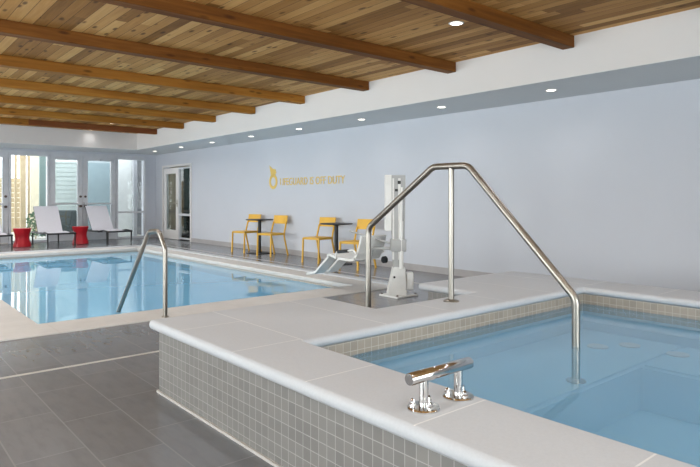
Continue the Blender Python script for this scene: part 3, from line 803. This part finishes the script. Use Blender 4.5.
downlight('recessed downlight between the two farthest timber beams in the board ceiling', 4.72, 14.25, ZC, 0.06, LAMP, 'downlights in the board ceiling')
downlight('recessed downlight beyond the farthest beam, lighting the white soffit face', 4.76, 15.98, ZC, 0.05, 2.5, 'downlights in the board ceiling')

BAYS = (-2.4, -0.9, 0.4, 2.02, 3.66, 5.30, 6.98, 8.63, 10.26, 11.88, 13.47, 15.06)  # unseen downlight rows, added behind beams and off frame for even top light
for rx, rn in ((4.66, 'nearest the soffit'), (2.0, 'second from the soffit'), (-0.7, 'third from the soffit'), (-3.0, 'beside the windows')):
    for i, y in enumerate(BAYS):
        if rx == 4.66 and i in (4, 10): continue
        downlight('board-ceiling downlight, row %s, %s bay from the near end' % (rn, ['first','second','third','fourth','fifth','sixth','seventh','eighth','ninth','tenth','eleventh','twelfth'][i]), rx, y, ZC, 0.06, LAMP*(0.85 if i < 6 else (1.2 if i < 9 else 2.4)), 'downlights in the board ceiling')
# ------------------------------------------------------------------ outdoors beyond the glass
struct('ground_outside', boxbm(-14, 16, YB+0.26, 40, -0.2, -0.02), M['outpave'])
def ox(px, y):
    u = (px-350)/592.0
    return y*(0.6455+u*0.7638)/(0.7638-u*0.6455)
for i, (px, hw) in enumerate(((15.5, 0.035), (22.8, 0.075), (28.5, 0.035))):
    o = obj('timber_post', boxbm(-hw, hw, -hw, hw, -0.02, 3.1), M['tan']); o.location = (ox(px, 20.4), 20.4, 0)
    tag(o, 'tan timber post outside the far left window, %s of three from the left' % ['first', 'middle', 'last'][i], 'post', 'timber posts outdoors')
bm = NB(); x0, x1 = ox(-6, 23), ox(24, 23)
for k in range(11): box(bm, x0, x1, 23.0, 23.06, 0.02+k*0.17, 0.186+k*0.17)
tag(obj('timber_fence', bm, M['tan']), 'tan timber fence outdoors seen low through the far window', 'fence')
tag(obj('cream_wall', boxbm(ox(30.5, 22), ox(39, 22), 22, 22.3, -0.02, 3.4), M['cream']), 'narrow cream rendered wall outdoors behind the far left window', 'wall')
bm = NB(); x0, x1 = ox(52, 22), ox(84, 22)
for k in range(22): prism(bm, [(22.0, 0+k*0.15), (21.975, k*0.15), (21.99, k*0.15+0.15), (22.0, k*0.15+0.15)], 'x', x0, x1)
box(bm, x0, x1, 22.0, 24.0, -0.02, 3.3)
tag(obj('building', bm, M['siding']), 'pale lap-sided building outdoors behind the left leaf of the double doors', 'building')
tag(obj('garden_wall', boxbm(ox(87, 20.6), ox(117, 20.6), 20.6, 20.8, -0.02, 3.0, bevel=0.01), M['teal']), 'teal-grey rendered wall outdoors behind the right door leaf', 'wall')
tag(obj('screen_wall', boxbm(ox(116, 19.0), ox(133, 19.0), 19.0, 19.12, -0.02, 3.0, bevel=0.01), M['outwhite']), 'white rendered screen wall outdoors behind the corner pane', 'wall')
tag(obj('steel_post', boxbm(-0.06, 0.06, -0.06, 0.06, -0.02, 3.0), M['frame']), 'grey post outdoors behind the corner pane, right of the white screen wall', 'post').location = (ox(134.6, 18.9), 18.9, 0)
# wicker armchair outdoors
ac = thing('wicker_armchair', 'dark wicker armchair outdoors behind the glass doors', 'armchair', (4.95, 19.2, -0.02), math.radians(160))
obj('seat', boxbm(-0.33, 0.33, -0.32, 0.3, 0.12, 0.40, bevel=0.04), M['wicker'], ac, True)
obj('backrest', boxbm(-0.36, 0.36, 0.24, 0.36, 0.10, 0.86, bevel=0.05), M['wicker'], ac, True)
for s in (-1, 1):
    obj('arm', boxbm(s*0.36-0.06, s*0.36+0.06, -0.32, 0.26, 0.10, 0.62, bevel=0.03), M['wicker'], ac, True)
    for y in (-0.26, 0.28):
        obj('leg', boxbm(s*0.32-0.02, s*0.32+0.02, y-0.02, y+0.02, 0.0, 0.12), M['wicker'], ac)
def shrub(label, x, y, h, r, seed):
    rnd = random.Random(seed); bm = NB()
    for k in range(260):
        a = rnd.uniform(0, 2*PI); z = rnd.uniform(0.08, 1)*h; rr = r*math.sqrt(rnd.random())*(1-0.5*abs(z/h-0.4)); p = Vector((rr*math.cos(a), rr*math.sin(a), z))
        d = Vector((rnd.uniform(-1,1), rnd.uniform(-1,1), rnd.uniform(-0.2,1))).normalized()*rnd.uniform(0.07,0.13); s = d.cross(Vector((rnd.random(), rnd.random(), 0.3))).normalized()*0.025
        bm.faces.new([bm.verts.new(q) for q in (p, p+d*0.5+s, p+d, p+d*0.5-s)])
    root = thing('shrub', label, 'shrub', (x, y, -0.02), 0, 'shrubs outdoors')
    me = obj('foliage', bm, M['foliage'], root); b = NB(); tube(b, [(0,0,0),(0.01,0,h*0.6)], [0.02,0.008], 6); obj('stem', b, M['tan'], root)
shrub('low green shrub outdoors left of the wicker armchair', 4.25, 19.6, 0.75, 0.32, 1)
tag(obj('steel_post', boxbm(-0.09, 0.09, -0.06, 0.06, -0.02, 3.0), M['greenmetal']), 'grey-green steel post outdoors at the right edge of the far window', 'post').location = (ox(42.3, 20.9), 20.9, 0)

# ------------------------------------------------------------------ added window fill, sky
def area(name, loc, rot, sx, sy, power, col=(1,1,1)):
    l = bpy.data.lights.new(name, 'AREA'); l.shape = 'RECTANGLE'; l.size = sx; l.size_y = sy; l.energy = power; l.color = col
    o = bpy.data.objects.new(name, l); C.objects.link(o); o.location = loc; o.rotation_euler = rot; return o
FILL_COL = (1.0, 0.99, 0.975)  # colour of the added window fill lights
for y0, y1 in WL:
    area('window_daylight', (XL-0.35, (y0+y1)/2, 1.35), (0, -PI/2, 0), 2.2, y1-y0, 170, FILL_COL)  # unseen area light added outside each assumed left window for soft fill
for x0, x1 in WF:
    area('window_daylight', ((x0+x1)/2, YF-0.35, 1.4), (PI/2, 0, 0), x1-x0, 2.0, 170, FILL_COL)  # likewise added behind the assumed front windows
w = bpy.data.worlds.new('overcast_sky'); bpy.context.scene.world = w; w.use_nodes = True
nt = w.node_tree; bg = nt.nodes['Background']
bg.inputs[0].default_value = (0.96, 0.975, 1.0, 1); bg.inputs[1].default_value = 4.4

l = bpy.data.lights.new('side_room_lamp', 'POINT'); l.energy = 320; l.shadow_soft_size = 0.1  # unseen fill light added to brighten the curtain behind the sidelight
o = bpy.data.objects.new('side_room_lamp', l); C.objects.link(o); o.location = (XW+0.36, 13.2, 1.9)
# ------------------------------------------------------------------ camera
cam = bpy.data.cameras.new('camera'); co = bpy.data.objects.new('camera', cam); C.objects.link(co)
co.location = (0, 0, H); co.rotation_euler = (PI/2, 0, -math.atan2(500.2, 592.0))
cam.sensor_width = 36; cam.lens = 592.0/700*36; cam.shift_y = -35.5/700; cam.clip_start = 0.05; cam.clip_end = 200
sc = bpy.context.scene; sc.camera = co
vs = sc.view_settings
vs.view_transform = 'Standard'; vs.look = 'None'; vs.gamma = 1.0; vs.use_curve_mapping = False; vs.exposure = -0.02
